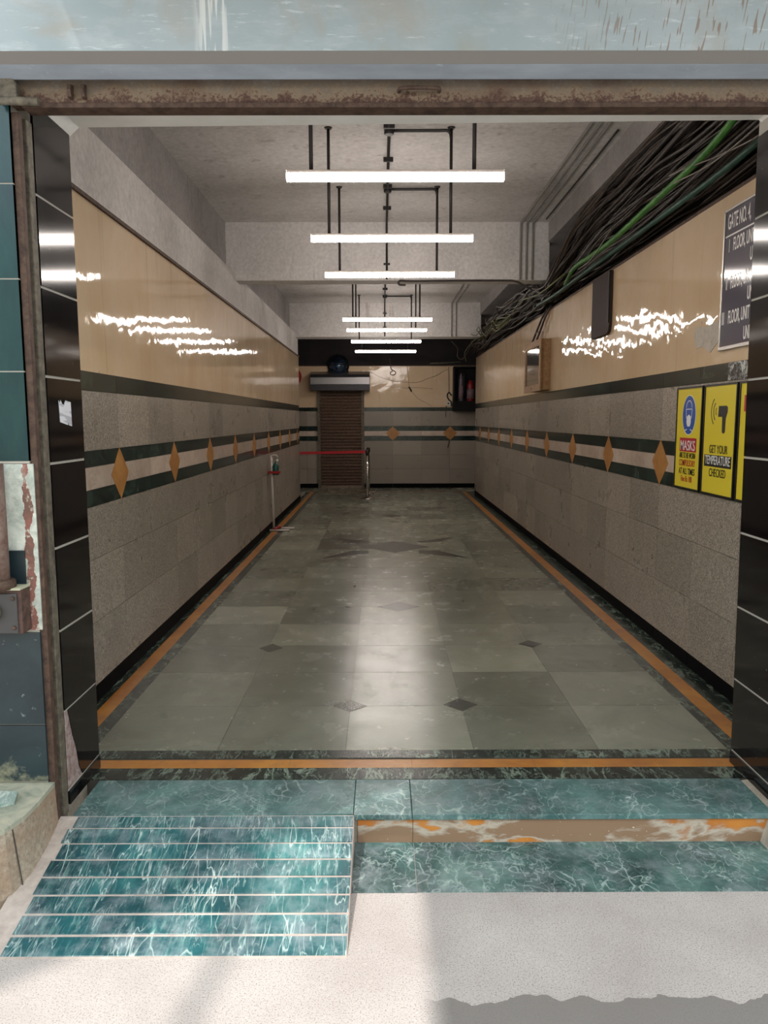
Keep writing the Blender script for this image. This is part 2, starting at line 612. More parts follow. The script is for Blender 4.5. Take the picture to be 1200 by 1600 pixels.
dia(-.175, 4.02, .092, .084); dia(.425, 4.035, .094, .094)
dia(-.76, 5.09, .08, .1); dia(1.025, 5.17, .085, .085)
dia(.133, 6.24, .18, .155); dia(.143, 9.25, .435, .42); dia(.141, 12.27, .17, .185)
dia(-.76, 13.4, .08, .1); dia(1.025, 13.4, .085, .085)
inlay([(-.70, 9.97), (-.36, 9.56), (-.165, 9.55), (-.165, 9.71)])
inlay([(-.70, 8.45), (-.16, 8.81), (-.16, 8.96), (-.357, 8.97)])
inlay([(.434, 9.66), (.485, 9.55), (.719, 9.65), (.98, 10.04)])
inlay([(.43, 8.80), (.98, 8.47), (.66, 8.985), (.435, 8.975)])
floor = struct(b.build('floor', fm), 'polished grey green stone floor with orange border')

# ------------------------------------------------------------------ side walls
WM = [GROUT_G, GRANITE, TEAL_BAND, CREAM, SAND, SKIRT, YELLOW, PLASTER_D, GREY_DARKER, NEAR_BLACK, GUIDE, RUST2]


def wall(side):
    b = MB()
    L = side == 'left'
    sg = 1 if L else -1
    X = XL if L else XR
    y0, y1 = (YE, YL) if L else (YE + .04, YR)
    zs = [0, .09, .44, .787, 1.076, 1.169, 1.293, 1.38, 1.704, 1.806] if L else [0, .085, .432, .79, 1.10, 1.192, 1.305, 1.398, 1.756, 1.855]
    mats = [5, 1, 1, 1, 2, 3, 2, 1, 2]
    ztop = 2.715 if L else 2.77
    d0 = 4.635 if L else 5.30       # first diamond
    pitch = .6125

    def slabx(a, c, ya, yb, za, zb, mi, t=.5):
        b.box(min(X + sg * a, X + sg * c), max(X + sg * a, X + sg * c), ya, yb, za, zb, mi, t)
    back = -.5 if L else -.45
    slabx(back, -.012, y0, y1, 0, zs[-1], 0)
    # tiles
    js = []
    j = d0 - pitch * math.floor((d0 - y0) / pitch)
    js = [y0]
    while j < y1:
        if j > y0 + .03: js.append(j)
        j += pitch
    js.append(y1)
    for r in range(9):
        off = [.0, 0, 0, 0, 0, 0, 0, 0, 0][r]
        for i in range(len(js) - 1):
            g_ = .0014
            slabx(-.02, 0 if mats[r] != 5 else .004, js[i] + g_, js[i + 1] - g_, zs[r] + g_, zs[r + 1] - g_, mats[r], rt(.9))
    # diamonds
    zc = (zs[4] + zs[7]) / 2; hz = .155
    k = d0
    while k < y1 - .2:
        b.prism([(k - .155, zc), (k, zc - hz), (k + .155, zc), (k, zc + hz)], 'x', X - sg * .01, X + sg * .0016, 4)
        k += 2 * pitch
    # painted band
    slabx(back, .004, y0, y1, zs[-1], ztop, 6)
    if L:
        b.box(X - .012, X + .02, y0, y1, ztop, ztop + .022, 11)            # ledge strip
        b.box(-2.08, X - .004, y0, y1, ztop, 3.115, 7)
        b.box(-2.08, -1.68, y0, y1, 3.115, ZC, 8)
        b.box(-2.6, -2.08, YL - .15, YL, 0, ZC, 8)
    else:
        b.box(X - .006, X + .12, y0, y1, ztop, ztop + .02, 11)
        b.box(X + .14, X + .45, y0, y1, ztop, 3.44, 9)                      # recess behind the cables, its shade put into the near black colour
        b.box(1.80, X + .45, y0, y1, 3.44, ZC, 8)
    return b


wall_left = struct(wall('left').build('wall_left', WM), 'left wall, granite and marble bands under cream paint')
wall_right = struct(wall('right').build('wall_right', [YELLOW_R if m_ is YELLOW else m_ for m_ in WM]), 'right wall, granite and marble bands under cream paint')
# flaked plaster patch on the right wall beside the gate sign
pp = [(4.80, 2.06), (4.76, 2.10), (4.62, 2.085), (4.45, 2.10), (4.43, 1.99), (4.50, 1.955), (4.55, 1.93), (4.66, 1.975), (4.75, 1.97)]
MBp = MB().prism(pp, 'x', XR - .008, XR - .003, 0)
o = MBp.build('trim_1', mk_plaster('bare_patch_plaster', '#b5ac9f', '#cac1b4')); struct(o, 'bare plaster patch in the cream paint beside the gate sign')

# ------------------------------------------------------------------ back wall with passages
b = MB()
b.box(-2.7, 2.4, YB + .02, YB + .3, 0, ZC, 0)
zs = [0, .096, .433, .744, 1.062, 1.167, 1.281, 1.39, 1.722, 1.806]
mats = [5, 1, 1, 1, 2, 3, 2, 1, 2]
js = [-2.6, -2.33, -1.69, -1.04, -.40, .244, .886, 1.53, 2.2]
for r in range(9):
    for i in range(len(js) - 1):
        b.box(js[i] + .002, js[i + 1] - .002, YB, YB + .05, zs[r] + .002, zs[r + 1] - .002, mats[r], rt(.9))
for cx in (-1.04, .244, 1.53):
    b.prism([(cx - .16, 1.225), (cx, 1.065), (cx + .16, 1.225), (cx, 1.385)], 'y', YB - .002, YB + .01, 4)
b.box(-2.6, 2.2, YB - .003, YB + .05, 1.806, 2.715, 6)
b.box(-2.6, 2.2, YB - .03, YB + .05, 2.715, 2.735, 11)
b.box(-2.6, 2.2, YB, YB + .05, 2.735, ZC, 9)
struct(b.build('wall_back', WM), 'back wall, cream paint over granite, near black above')
b = MB(); b.box(-2.75, -2.6, YL, YB, 0, ZC, 0); struct(b.build('wall_passage_left', [PLASTER]))
b = MB(); b.box(2.12, 2.4, YR - .0, YB, 0, ZC, 0); struct(b.build('wall_passage_right', [NEAR_BLACK]))

# ------------------------------------------------------------------ ceiling and beams
b = MB(); b.box(-2.75, 2.4, 2.9, YB + .3, ZC, ZC + .2); struct(b.build('ceiling', PLASTER), 'grey cement plastered ceiling')
for i, (ya, yb_) in enumerate(((8.57, 8.82), (14.35, 14.75))):
    b = MB(); b.box(-1.70, 1.82, ya, yb_, 3.04, ZC + .02)
    struct(b.build('ceiling_beam', PLASTER_D, bevel=.012), ['nearer plastered cross beam', 'farther plastered cross beam'][i])
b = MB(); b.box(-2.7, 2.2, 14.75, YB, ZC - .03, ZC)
struct(b.build('ceiling_far', NEAR_BLACK), 'near black ceiling at the far end')  # thin near black slab under the ceiling beyond the farther beam

# ------------------------------------------------------------------ entrance wall: jambs, lintel, facade
FM = [CEMENT, BLACK, GROUT_W, CHIP, TEAL, DTILE, PATCH, GROUT_D, WHITE, PLASTER]


def jamb(L):
    b = MB()
    X = -1.27 if L else 1.58
    sg = 1 if L else -1
    yo = 2.955 if L else 2.96
    yi = YE if L else YE + .035
    xo = -3.2 if L else 3.2
    def bx(a, c, *r): b.box(min(a, c), max(a, c), *r)
    bx(xo, X - sg * .012, 2.956, yi, -.16, 3.9, 0)      # core
    bx(xo, X - sg * .053, 2.85, 2.956, -.16, 3.9, 0)
    bx(X - sg * .02, X - sg * .004, yo, yi, 0, 2.76, 2)                      # grout bed
    z = .06
    # skirting piece
    bx(X - sg * .01, X + sg * .004, yo, yi, .0, .055, 1)
    first = True
    while z < 2.7:
        z2 = min(z + .3305, 2.765)
        if first and L:
            b.prism([(2.985, z2 - .004), (3.02, .27), (3.05, .2), (3.07, .11), (3.10, z + .004), (yi, z + .004), (yi, z2 - .004)], 'x', X - .01, X, 1)
            b.prism([(2.955, z2 - .004), (2.985, z2 - .004), (3.02, .27), (3.05, .2), (3.07, .11), (3.10, z + .002), (2.955, z + .002)], 'x', X - .012, X - .0035, 3)
        else:
            bx(X - sg * .01, X, yo, yi, z + .005, z2 - .005, 1, rt())
        first = False
        z = z2
    # tile return seen from inside
    bx(X - sg * .02, X - sg * .31, yi - .001, yi + .012, 0, 2.73, 9)
    if L:
        # facade tiles
        zz = [2.70, 2.375, 2.048, 1.721, 1.394]
        for i in range(4):
            for k in range(3):
                x1 = -1.30 - k * .62
                b.box(x1 - .615, x1, 2.832, 2.85, zz[i + 1] + .005, zz[i], 4, [.45, .35, .2, .1][i] + random.uniform(-.1, .1))
        b.box(-3.2, -1.30, 2.8345, 2.852, 1.39, 2.72, 2); b.box(-3.2, -1.30, 2.84, 2.852, .0, 1.39, 2)
        b.box(-1.62, -1.287, 2.836, 2.852, .76, 1.388, 6)
        b.box(-1.62, -1.335, 2.828, 2.84, .93, 1.065, 5)
        for za, zb in ((.39, .75), (.16, .384)):
            for k in range(3):
                x1 = -1.295 - k * .62
                b.box(x1 - .615, x1, 2.83, 2.85, za, zb, 5)
        for k in range(1, 3):
            b.box(-1.30 - k * .62 - .615, -1.30 - k * .62, 2.832, 2.85, .76, 1.388, 5)
    else:
        for i in range(8):
            b.box(1.66, 2.5, 2.832, 2.85, .06 + i * .33, .385 + i * .33, 4, rt())
        b.v = [(x - .010 * max(z_, 0), y_, z_) for x, y_, z_ in b.v]     # this pier leans slightly inward
    return b


struct(jamb(True).build('wall_front_left', FM), 'left entrance pier clad in black and teal tiles')
struct(jamb(False).build('wall_front_right', FM), 'right entrance pier clad in black tiles')
b = MB(); b.box(-1.28, 1.59, 2.955, YE + .03, 2.87, 3.66, 0); struct(b.build('wall_front_lintel', [PLASTER]), 'lintel above the entrance')
b = MB(); b.prism([(-1.275, 2.70), (-1.235, 2.735), (1.545, 2.762), (1.585, 2.73), (1.585, 2.87), (-1.275, 2.87)], 'y', 2.965, YE + .02, 0)
struct(b.build('trim_2', [WHITE]), 'white painted soffit of the entrance lintel')

# shutter guide channels
for L in (True, False):
    X = -1.272 if L else 1.582
    sg = 1 if L else -1
    t = thing('shutter_guide', (X, 2.88, -.03), 'rusty shutter guide channel running up the %s entrance pier' % ('left' if L else 'right'), 'shutter guide')
    def bx2(a, c, *r):
        m_ = MB(); m_.box(min(a, c), max(a, c), *r); return m_
    bx2(X - sg * .026, X, 2.842, 2.872, -.03, 2.62).build('outer_lip', RUST2, t, .003)
    bx2(X - sg * .026, X - sg * .018, 2.872, 2.905, -.03, 2.62).build('slot', PLASTIC_B, t)
    bx2(X - sg * .026, X - sg * .001, 2.905, 2.952, -.03, 2.62).build('inner_lip', GUIDE, t, .003)

# ------------------------------------------------------------------ shutter housing and bottom bar
t = thing('shutter_housing', (0, 2.75, 2.708), 'pale blue painted shutter housing across the top of the entrance', 'shutter housing')
MB().prism([(2.70, 5.6), (2.70, 2.757), (2.715, 2.757), (2.715, 5.6)], 'x', -2.4, 2.4).build('fascia_panel', FASCIA, t)
MB().prism([(2.702, 2.757), (2.75, 2.7365), (2.752, 2.76), (2.72, 2.80)], 'x', -2.4, 2.4).build('upper_lip', plain('warm_grey_painted_lip', '#938f8c', .55), t)
MB().prism([(2.75, 2.737), (2.80, 2.708), (2.825, 2.722), (2.825, 2.80), (2.7525, 2.80)], 'x', -2.4, 2.4).build('lower_lip', LIP, t, .003)
t = thing('shutter_bar', (0, 2.83, 2.6), 'rusty steel bottom bar of the raised shutter above the entrance', 'shutter bar')
MB().prism([(2.832, 2.645), (2.842, 2.735), (2.90, 2.735), (2.90, 2.645)], 'x', -1.30, 1.62).build('rail', RUST, t, .002)
MB().box(-1.25, 1.60, 2.826, 2.90, 2.628, 2.6445).build('bottom_angle', RUST2, t, .002)
for xx in (-1.078, -1.032):
    MB().prism([(2.815, 2.66), (2.806, 2.68), (2.815, 2.70), (2.84, 2.705), (2.84, 2.655)], 'x', xx - .006, xx + .006).build('lug', RUST2, t)
MB().tube(spline([(.062, 2.84, 2.683), (.075, 2.812, 2.685), (.19, 2.812, 2.685), (.203, 2.84, 2.683)], 5), .007).build('handle', RUST2, t)
for xx in (1.50, 1.54):
    MB().prism([(2.815, 2.66), (2.806, 2.68), (2.815, 2.70), (2.84, 2.705), (2.84, 2.655)], 'x', xx - .006, xx + .006).build('lug', RUST2, t)
t = thing('bolt_bracket', (-1.30, 2.80, 2.63), 'greyish bolt bracket at the left end of the rusty bar', 'bracket')
MB().prism([(-1.325, 2.64), (-1.325, 2.70), (-1.315, 2.715), (-1.265, 2.715), (-1.255, 2.70), (-1.25, 2.64)], 'y', 2.795, 2.832).build('plate', GUIDE, t, .004)
MB().tube([(-1.32, 2.80, 2.641), (-1.18, 2.80, 2.637)], .014, 12).build('bolt', GUIDE, t)

# ------------------------------------------------------------------ facade: rusty pipe, lock box, sticker, ledge
t = thing('drain_pipe', (-1.40, 2.775, .93), 'rust stained vertical pipe standing above the steel lock box', 'pipe')
MB().tube([(-1.413, 2.775, .95), (-1.413, 2.775, 1.392)], .043, 20).build('pipe', PIPE_RUST, t)
MB().lathe([(.05, .932), (.062, .934), (.062, .962), (.05, .968)], (-1.413, 2.775, 0), 24).build('collar', RUST2, t)
t = thing('lock_box', (-1.41, 2.79, .762), 'grey steel lock box bolted low on the left pier', 'lock box')
MB().box(-1.52, -1.324, 2.762, 2.8352, .765, .93).build('box', mk_rust2('rusty_box_side', '#41312c', '#6b5148'), t, .004)
MB().box(-1.515, -1.338, 2.754, 2.763, .768, .918).build('front_plate', plain('dull_grey_steel', '#4a4848', .55, .3), t, .003)
MB().lathe([(.032, 2.754), (.03, 2.736), (.02, 2.732), (.016, 2.736), (.008, 2.738)], (-1.425, 0, .85), 20, ax='y').build('keyhole_boss', GUIDE, t)
for zz in (.79, .9):
    MB().lathe([(.008, 2.754), (.007, 2.749), (.003, 2.747)], (-1.352, 0, zz), 10, ax='y').build('bolt_head', RUST2, t)
MB().box(-1.525, -1.322, 2.752, 2.8352, .93, .938).build('lid', plain('pale_dusty_lid', '#b5b49a', .8), t, .002)


def mk_paper():
    m = N('torn_white_paper')
    z = m.xyz()
    ln = m.ramp(m.noise(60, 1, .4, v=m.vec((1, .15, 1))), [(.5, 0), (.56, .6)])
    return m.out(m.mix(ln, lin('#dcdce2'), lin('#8f8f9a')), .7)


b = MB().prism([(3.05, 1.625), (3.06, 1.61), (3.068, 1.627), (3.08, 1.612), (3.10, 1.608), (3.115, 1.626), (3.166, 1.62), (3.168, 1.523), (3.14, 1.527), (3.135, 1.54), (3.128, 1.528), (3.055, 1.54)], 'x', -1.2699, -1.2685)
tag(b.build('paper_sticker', mk_paper(), org=(-1.27, 3.1, 1.57)), 'torn white paper sticker on the black tiled left pier', 'sticker')

b = MB()
pl = [(-1.275, 2.84), (-1.27, 2.68), (-1.275, 2.58), (-1.30, 2.49), (-1.36, 2.44), (-2.4, 2.38), (-2.4, 2.84)]
pb = [(-1.262, 2.84), (-1.245, 2.68), (-1.245, 2.57), (-1.27, 2.47), (-1.34, 2.41), (-2.4, 2.34), (-2.4, 2.84)]
b.add([(x, y_, .135) for x, y_ in pl] + [(x, y_, ZG - .05) for x, y_ in pb], [tuple(range(7))] + [(i, (i + 1) % 7, (i + 1) % 7 + 7, i + 7) for i in range(7)], 0)
b.prism(pl, 'z', .135, .152, 1)
b.add([(-1.289, 2.521, .134), (-1.287, 2.525, .134), (-1.2545, 2.52, ZG), (-1.2565, 2.516, ZG)], [(0, 1, 2, 3)], 3)


def mk_facing():
    m = N('tan_stone_facing')
    c = m.ramp(m.noise(60, 5, .7), [(.3, lin('#7d7264')), (.7, lin('#b9ab98'))])
    c = m.mix(m.ramp(m.noise(5, 5, .6), [(.45, 0), (.65, .6)]), c, lin('#8c6d52'))
    return m.out(c, .7)


def mk_ledge():
    m = N('weathered_ledge_marble')
    c = m.ramp(m.noise(12, 7, .65, .8), [(.3, lin('#7d8578')), (.55, lin('#a5a492')), (.75, lin('#bdb59f'))])
    return m.out(c, .5)


LEDGE = mk_ledge()
struct(b.build('entrance_ledge', [mk_facing(), LEDGE, CEMENT, GROUT_D]), 'low stone faced ledge left of the ramp')
b = MB().prism([(-1.50, 2.58), (-1.345, 2.66), (-1.37, 2.74), (-1.5, 2.74)], 'z', .153, .166)
tag(b.build('broken_slab', mk_marble('pale_green_slab', '#6f8a84', '#a5b3aa', '#cfd6cd', 6, .03, .3), org=(-1.42, 2.67, .153)), 'broken pale green slab lying on the left ledge', 'stone slab')

# ------------------------------------------------------------------ step, ramp, pavement
b = MB()
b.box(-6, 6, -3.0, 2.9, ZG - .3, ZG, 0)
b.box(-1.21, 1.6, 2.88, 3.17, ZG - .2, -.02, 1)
struct(b.build('ground', [GROUND, CEMENT]), 'speckled concrete pavement with darker wavy edged patch')
b = MB()
b.box(-.115, .115, 2.862, 3.163, -.022, 0, 0, .55); b.box(.117, 1.545, 2.862, 3.163, -.022, 0, 0, .45); b.box(-1.225, -.117, 2.872, 3.163, -.022, 0, 0, .35)
b.box(-.10, .118, 2.872, 2.884, ZG, -.022, 1, .5); b.box(.1195, 1.53, 2.872, 2.884, ZG, -.022, 1, .5)
b.prism([(1.50, ZG), (1.60, ZG), (1.60, .0), (1.53, -.01)], 'y', 2.80, 3.16, 2)
struct(b.build('entrance_step', [STEP_MARBLE, RISER, CEMENT], bevel=.002), 'grey teal marble step with worn orange riser')
b = MB()
b.box(-.112, .12, 2.548, 2.872, ZG - .02, ZG + .003, 0, .75); b.box(.1225, 1.75, 2.55, 2.872, ZG - .02, ZG + .003, 0, .4)
struct(b.build('threshold_strip', [mk_fibrous('threshold_marble', ('#203c3b', '#3b5c59', '#6a8a82'), .45, .6, .4, .4, (.6, 1.2), (1.1, .8))]), 'flush marble strip in front of the step')
b = MB()
YS = [2.868, 2.80, 2.718, 2.636, 2.553, 2.471, 2.390, 2.305, 2.222]


def rz(y_): return -.002 + (y_ - 2.868) / (2.868 - 2.215) * (.121)


b.prism([(2.872, -.006), (2.205, ZG - .002), (2.205, ZG - .1), (2.872, ZG - .1)], 'x', -1.29, -.113, 1)
for i in range(8):
    ya, yb_ = YS[i] - .006, YS[i + 1] + .004
    xa = -1.205 + random.uniform(-.012, .006)
    b.prism([(ya, rz(ya)), (yb_, rz(yb_)), (yb_, rz(yb_) - .01), (ya, rz(ya) - .01)], 'x', xa, -.116, 0, rt())
struct(b.build('ramp', [RAMP_MARBLE, mk_plaster('pinkish_cement', '#a3948c', '#c6bbb2')], bevel=.0015), 'short access ramp faced with veined teal marble strips')

# ------------------------------------------------------------------ LED lights
LY = [4.415, 5.872, 7.305, 10.52, 11.762, 13.466, 15.43]
LN = ['first hanging strip light from the entrance, nearest and largest', 'second hanging strip light from the entrance, in front of the nearer beam', 'third hanging strip light, just before the nearer cross beam',
      'fourth hanging strip light, first behind the nearer cross beam', 'fifth hanging strip light, second behind the nearer cross beam', 'sixth hanging strip light, third behind the nearer cross beam',
      'last and lowest looking hanging strip light, in front of the black band']
t0 = thing('strip_light', (.077, LY[0], 2.87), LN[0], 'light', 'hanging LED strip lights')
MB().box(-.523, .677, LY[0] - .019, LY[0] + .019, 2.888, 2.905).build('housing', ALU, t0, .003)
MB().box(-.518, .672, LY[0] - .023, LY[0] + .023, 2.85, 2.8878).build('diffuser', LED, t0, .006)
for xx in (-.525, .673):
    MB().box(xx, xx + .006, LY[0] - .026, LY[0] + .026, 2.848, 2.905).build('end_cap', PLASTIC_W, t0, .002)
for xx in (-.385, .51):
    rod = MB().tube([(xx, LY[0], 2.905), (xx, LY[0], ZC)], .0115, 10).build('drop_rod', CONDUIT, t0)
    MB().lathe([(.022, ZC - .012), (.03, ZC)], (xx, LY[0], 0), 12).build('ceiling_rose', CONDUIT, rod)
for i in range(1, 7):
    dup(t0, (.077, LY[i], 2.87), LN[i])

# conduits on the ceiling
def conduit(ya, yb_, label, boxes, x=.057, drop=True):
    t = thing('ceiling_conduit', (x, ya, ZC - .03), label, 'conduit')
    z = ZC - .022
    pts = [(x, ya, z), (x, yb_ - .03, z)]
    pts += [(x, yb_ - .012, z - .02), (x, yb_ - .012, 3.05)] if drop else []
    MB().tube(pts, .0115, 10).build('pipe', CONDUIT, t)
    k = ya + .3
    while k < yb_ - .2:
        MB().box(x - .04, x + .04, k, k + .02, ZC - .036, ZC).build('saddle', CONDUIT, t, .003); k += .72
    if drop:
        for zz in (3.45, 3.2):
            MB().box(x - .035, x + .035, yb_ - .026, yb_, zz, zz + .02).build('saddle', CONDUIT, t, .003)
    for yy in boxes:
        MB().lathe([(.032, ZC - .05), (.036, ZC - .045), (.036, ZC)], (x, yy, 0), 16).build('junction_box', CONDUIT, t)
        MB().tube(spline([(x, yy, z), (.40, yy, z), (.478, yy, z), (.502, yy, z - .018), (.51, yy, z - .06)], 4), .0115, 10).build('branch_pipe', CONDUIT, t)


conduit(3.32, 8.57, 'black conduit with branches along the nearer ceiling bay', (4.415, 5.872, 7.305))
conduit(8.83, 14.35, 'black conduit with branches in the farther ceiling bay', (10.52, 11.762, 13.466))

# painted conduits right
GREYP = plain('grey_painted_conduit', '#8d8986', .7)
for x, lb in ((1.50, 'leftmost of three grey painted conduits along the ceiling beside the cables'), (1.565, 'middle one of three grey painted conduits along the ceiling beside the cables'), (1.63, 'rightmost of three grey painted conduits along the ceiling beside the cables')):
    m_ = MB().tube([(x, 3.34, ZC - .012), (x, 8.54, ZC - .012), (x, 8.557, ZC - .03), (x, 8.557, 3.045)], .012, 8)
    tag(m_.build('painted_conduit', GREYP, org=(x, 3.34, ZC - .012)), lb, 'conduit', 'painted conduits right of the ceiling')
for x, lb in ((1.28, 'left grey painted conduit running down the farther beam'), (1.36, 'right grey painted conduit running down the farther beam')):
    m_ = MB().tube([(x, 8.83, ZC - .010), (x, 14.32, ZC - .010), (x, 14.337, ZC - .03), (x, 14.337, 3.045)], .012, 8)
    tag(m_.build('painted_conduit', GREYP, org=(x, 8.83, ZC - .012)), lb, 'conduit', 'painted conduits on the farther beam')
m_ = MB().tube(spline([(1.73, 5.9, ZC - .01), (1.735, 6.5, ZC - .012), (1.74, 7.3, ZC - .01), (1.74, 8.4, ZC - .012)], 5), .008, 6)
tag(m_.build('ceiling_wire', CAB_A, org=(1.73, 5.9, ZC - .01)), 'thin dark wire on the ceiling near the right corner', 'wire')
m_ = MB().tube(spline([(.26, 8.53, 2.985), (.19, 8.53, 2.99), (.2, 8.53, 3.03), (.32, 8.55, 3.03), (.8, 8.555, 3.035), (1.3, 8.555, 3.035), (1.45, 8.53, 3.02), (1.62, 8.5, 2.93)], 6), .011, 8)
tag(m_.build('beam_cable', CAB_A, org=(.3, 8.55, 3.03)), 'black cable clipped along the bottom edge of the nearer beam', 'cable')

# ------------------------------------------------------------------ cable bundle on the right
rc = random.Random(11)
YS_ = [3.36, 4.0, 4.7, 5.4, 6.1, 6.8, 7.5, 8.2, 8.7, 9.3, 10.1, 11.0, 12.0, 13.0, 13.9, 14.3, 14.8, 15.2, 15.7]


def env_top(y_):      # upper limit of the bundle
    if y_ < 7.2: return 3.40
    if y_ < 8.7: return 3.40 - (y_ - 7.2) / 1.5 * .42
    if y_ < 9.4: return 2.98 + (y_ - 8.7) / .7 * .14
    return 3.15 if y_ < 13.5 or y_ > 15 else 2.97


def cable_pts(f, dx, amp, tangle):
    out = []
    ph = rc.uniform(0, 6)
    for i, y_ in enumerate(YS_):
        lo = 2.86 + (.04 if y_ < 4.6 else 0); hi = env_top(y_)
        ff = min(1, max(0, f + math.sin(y_ * 1.1 + ph) * amp + rc.uniform(-amp, amp) * (2.2 if y_ > 8 else 1)))
        z = lo + ff * (hi - lo)
        if i == 0: z += .03
        x = 1.80 + .12 * (1 - ff) + dx
        if 8.3 < y_ < 9.0: x = min(x, 1.9)
        if y_ > 8 and tangle: x += rc.uniform(-.07, .03); z += rc.uniform(-.05, .05)
        zt = 3.40 if y_ < 7.6 else (2.99 if 8.1 < y_ < 9 or y_ > 13.8 else 3.25)
        out.append((min(x, 2.02), y_ + rc.uniform(-.08, .08) * (0 < i < len(YS_) - 1), max(2.815, min(z, zt))))
    return out


for i in range(58):
    f = (i + .5) / 58
    r_ = rc.choice((.006, .008, .010, .012, .015))
    pts = cable_pts(f, rc.uniform(-.03, .11), .06, True)
    mt = rc.choice((CAB_A, CAB_A, CAB_B))
    m_ = MB().tube(spline(pts, 4), r_, 6, tint=.5)
    tag(m_.build('bundle_cable', mt, org=pts[0]), 'dusty dark cable in the long bundle above the right wall', 'cable', 'dark cables bundled along the right wall')


def one_cable(name, pts, r_, mt, label, k=6):
    m_ = MB().tube(spline(pts, k), r_, 8)
    tag(m_.build(name, mt, org=pts[0]), label, 'cable')


one_cable('green_cable', [(1.77, 3.36, 3.16), (1.765, 3.75, 3.10), (1.755, 4.3, 2.98), (1.75, 5.1, 2.93), (1.75, 6.0, 2.89), (1.755, 6.7, 2.90), (1.78, 7.3, 2.93), (1.86, 8.0, 2.90)], .02, CAB_G, 'thick bright green cable in front of the dark bundle')
one_cable('dark_green_cable', [(1.85, 3.6, 2.92), (1.85, 4.3, 2.88), (1.84, 5.2, 2.865), (1.83, 6.2, 2.855), (1.82, 7.2, 2.845), (1.81, 8.2, 2.83), (1.82, 9.2, 2.86)], .018, CAB_D, 'thick dark green cable along the lower edge of the bundle')
one_cable('pale_wire', [(1.80, 3.45, 2.92), (1.79, 3.8, 2.88), (1.76, 4.2, 2.91), (1.74, 4.6, 2.97), (1.76, 4.9, 3.02)], .004, CAB_W, 'upper thin pale wire looping over the green cable')
one_cable('pale_wire', [(1.80, 3.42, 2.96), (1.78, 3.8, 2.92), (1.75, 4.25, 2.89), (1.74, 4.7, 2.93), (1.74, 4.95, 2.955)], .004, CAB_W, 'lower thin pale wire looping over the green cable')
one_cable('pale_wire', [(1.76, 6.1, 2.99), (1.73, 6.3, 2.90), (1.73, 6.6, 2.85), (1.74, 7.0, 2.86)], .004, CAB_W, 'thin pale wire drooping below the green cable')
one_cable('olive_cable', [(1.76, 7.6, 2.93), (1.72, 8.6, 2.90), (1.70, 9.6, 2.97), (1.72, 10.6, 2.92), (1.70, 11.6, 3.0), (1.72, 13, 2.95), (1.70, 14.6, 2.98), (1.66, 15.6, 2.86), (1.70, 15.75, 2.70)], .008, CAB_O, 'olive green cable drooping along the far end of the bundle')
for i in range(16):
    y_ = rc.uniform(8.9, 15.2); z = rc.uniform(2.86, 3.1); x = rc.uniform(1.66, 1.78)
    L = rc.uniform(.8, 1.8)
    pts = [(x + .06, y_ - L * .6, z + .05), (x - rc.uniform(0, .05), y_ - L * .3, z - rc.uniform(0, .08)), (x - rc.uniform(0, .06), y_, z + rc.uniform(-.05, .1)),
           (x, y_ + L * .25, z + rc.uniform(.05, .14)), (x + .08, y_ + L * .4, z + rc.uniform(-.02, .06))]
    m_ = MB().tube(spline(pts, 5), rc.choice((.006, .008, .01)), 6)
    tag(m_.build('loose_cable', rc.choice((CAB_B, CAB_B, CAB_O)), org=pts[0]), 'loose tangled cable hanging out of the bundle beyond the nearer beam', 'cable', 'loose tangled cables beyond the beam')
one_cable('looped_cable', [(1.40, 15.75, 3.1), (1.53, 15.78, 2.96), (1.53, 15.78, 2.80), (1.62, 15.7, 2.74), (1.74, 15.65, 2.92), (1.80, 15.6, 3.1)], .01, CAB_B, 'dark cable hanging in a loop before the black alcove')

# ------------------------------------------------------------------ fixtures on the right wall
t = thing('cable_duct', (1.88, 6.68, 2.25), 'dark brown boxed duct hanging on the right wall under the cables', 'duct')
m_ = MB().prism([(6.52, 2.32), (6.54, 2.275), (6.58, 2.255), (7.06, 2.255), (7.06, 2.765), (6.52, 2.765)], 'x', 1.888, XR - .006)
m_.build('cover', plain('dark_brown_metal', '#3a2e2b', .7, spec=.2), t, .003)
MB().box(1.881, 1.8885, 6.52, 6.56, 2.34, 2.765).build('edge_strip', BLACKM, t)

t = thing('wall_cabinet', (1.86, 9.28, 1.87), 'shallow metal wall cabinet with a glass front on the right wall', 'cabinet')
CABM = mk_rust2('tan_painted_metal', '#8a6a49', '#a88660')
MB().box(1.81, XR - .003, 8.85, 9.76, 1.875, 2.45).build('body', CABM, t, .006)
fr = MB()
fr.box(1.792, 1.81, 8.82, 9.79, 1.865, 1.945); fr.box(1.792, 1.81, 8.82, 9.79, 2.375, 2.455)
fr.box(1.792, 1.81, 8.82, 8.90, 1.945, 2.375); fr.box(1.792, 1.81, 9.72, 9.79, 1.945, 2.375)
dr_ = fr.build('door', CABM, t, .002)
MB().box(1.803, 1.809, 8.90, 9.72, 1.945, 2.375).build('glass', plain('smoky_cabinet_glass', '#6f6a66', .06, .5), dr_)
MB().lathe([(.008, 1.792), (.006, 1.786)], (0, 9.3, 1.905), 10, ax='x').build('latch', BLACKM, dr_)
t = thing('feeder_pipes', (1.88, 9.6, 2.46), 'two slanting pipes from the wall cabinet up to the cables', 'pipes')
for dx in (0, .28):
    MB().tube([(1.87, 9.72 - dx, 2.45), (1.87, 9.70 - dx, 2.50), (1.88, 9.2 - dx * .7, 2.72), (1.9, 9.0 - dx * .6, 2.80)], .014, 8).build('pipe', CAB_B, t)
MB().tube([(1.868, 9.50, 2.575), (1.868, 9.28, 2.575)], .008, 6).build('tie', CAB_B, t)


# text
FONT = {}


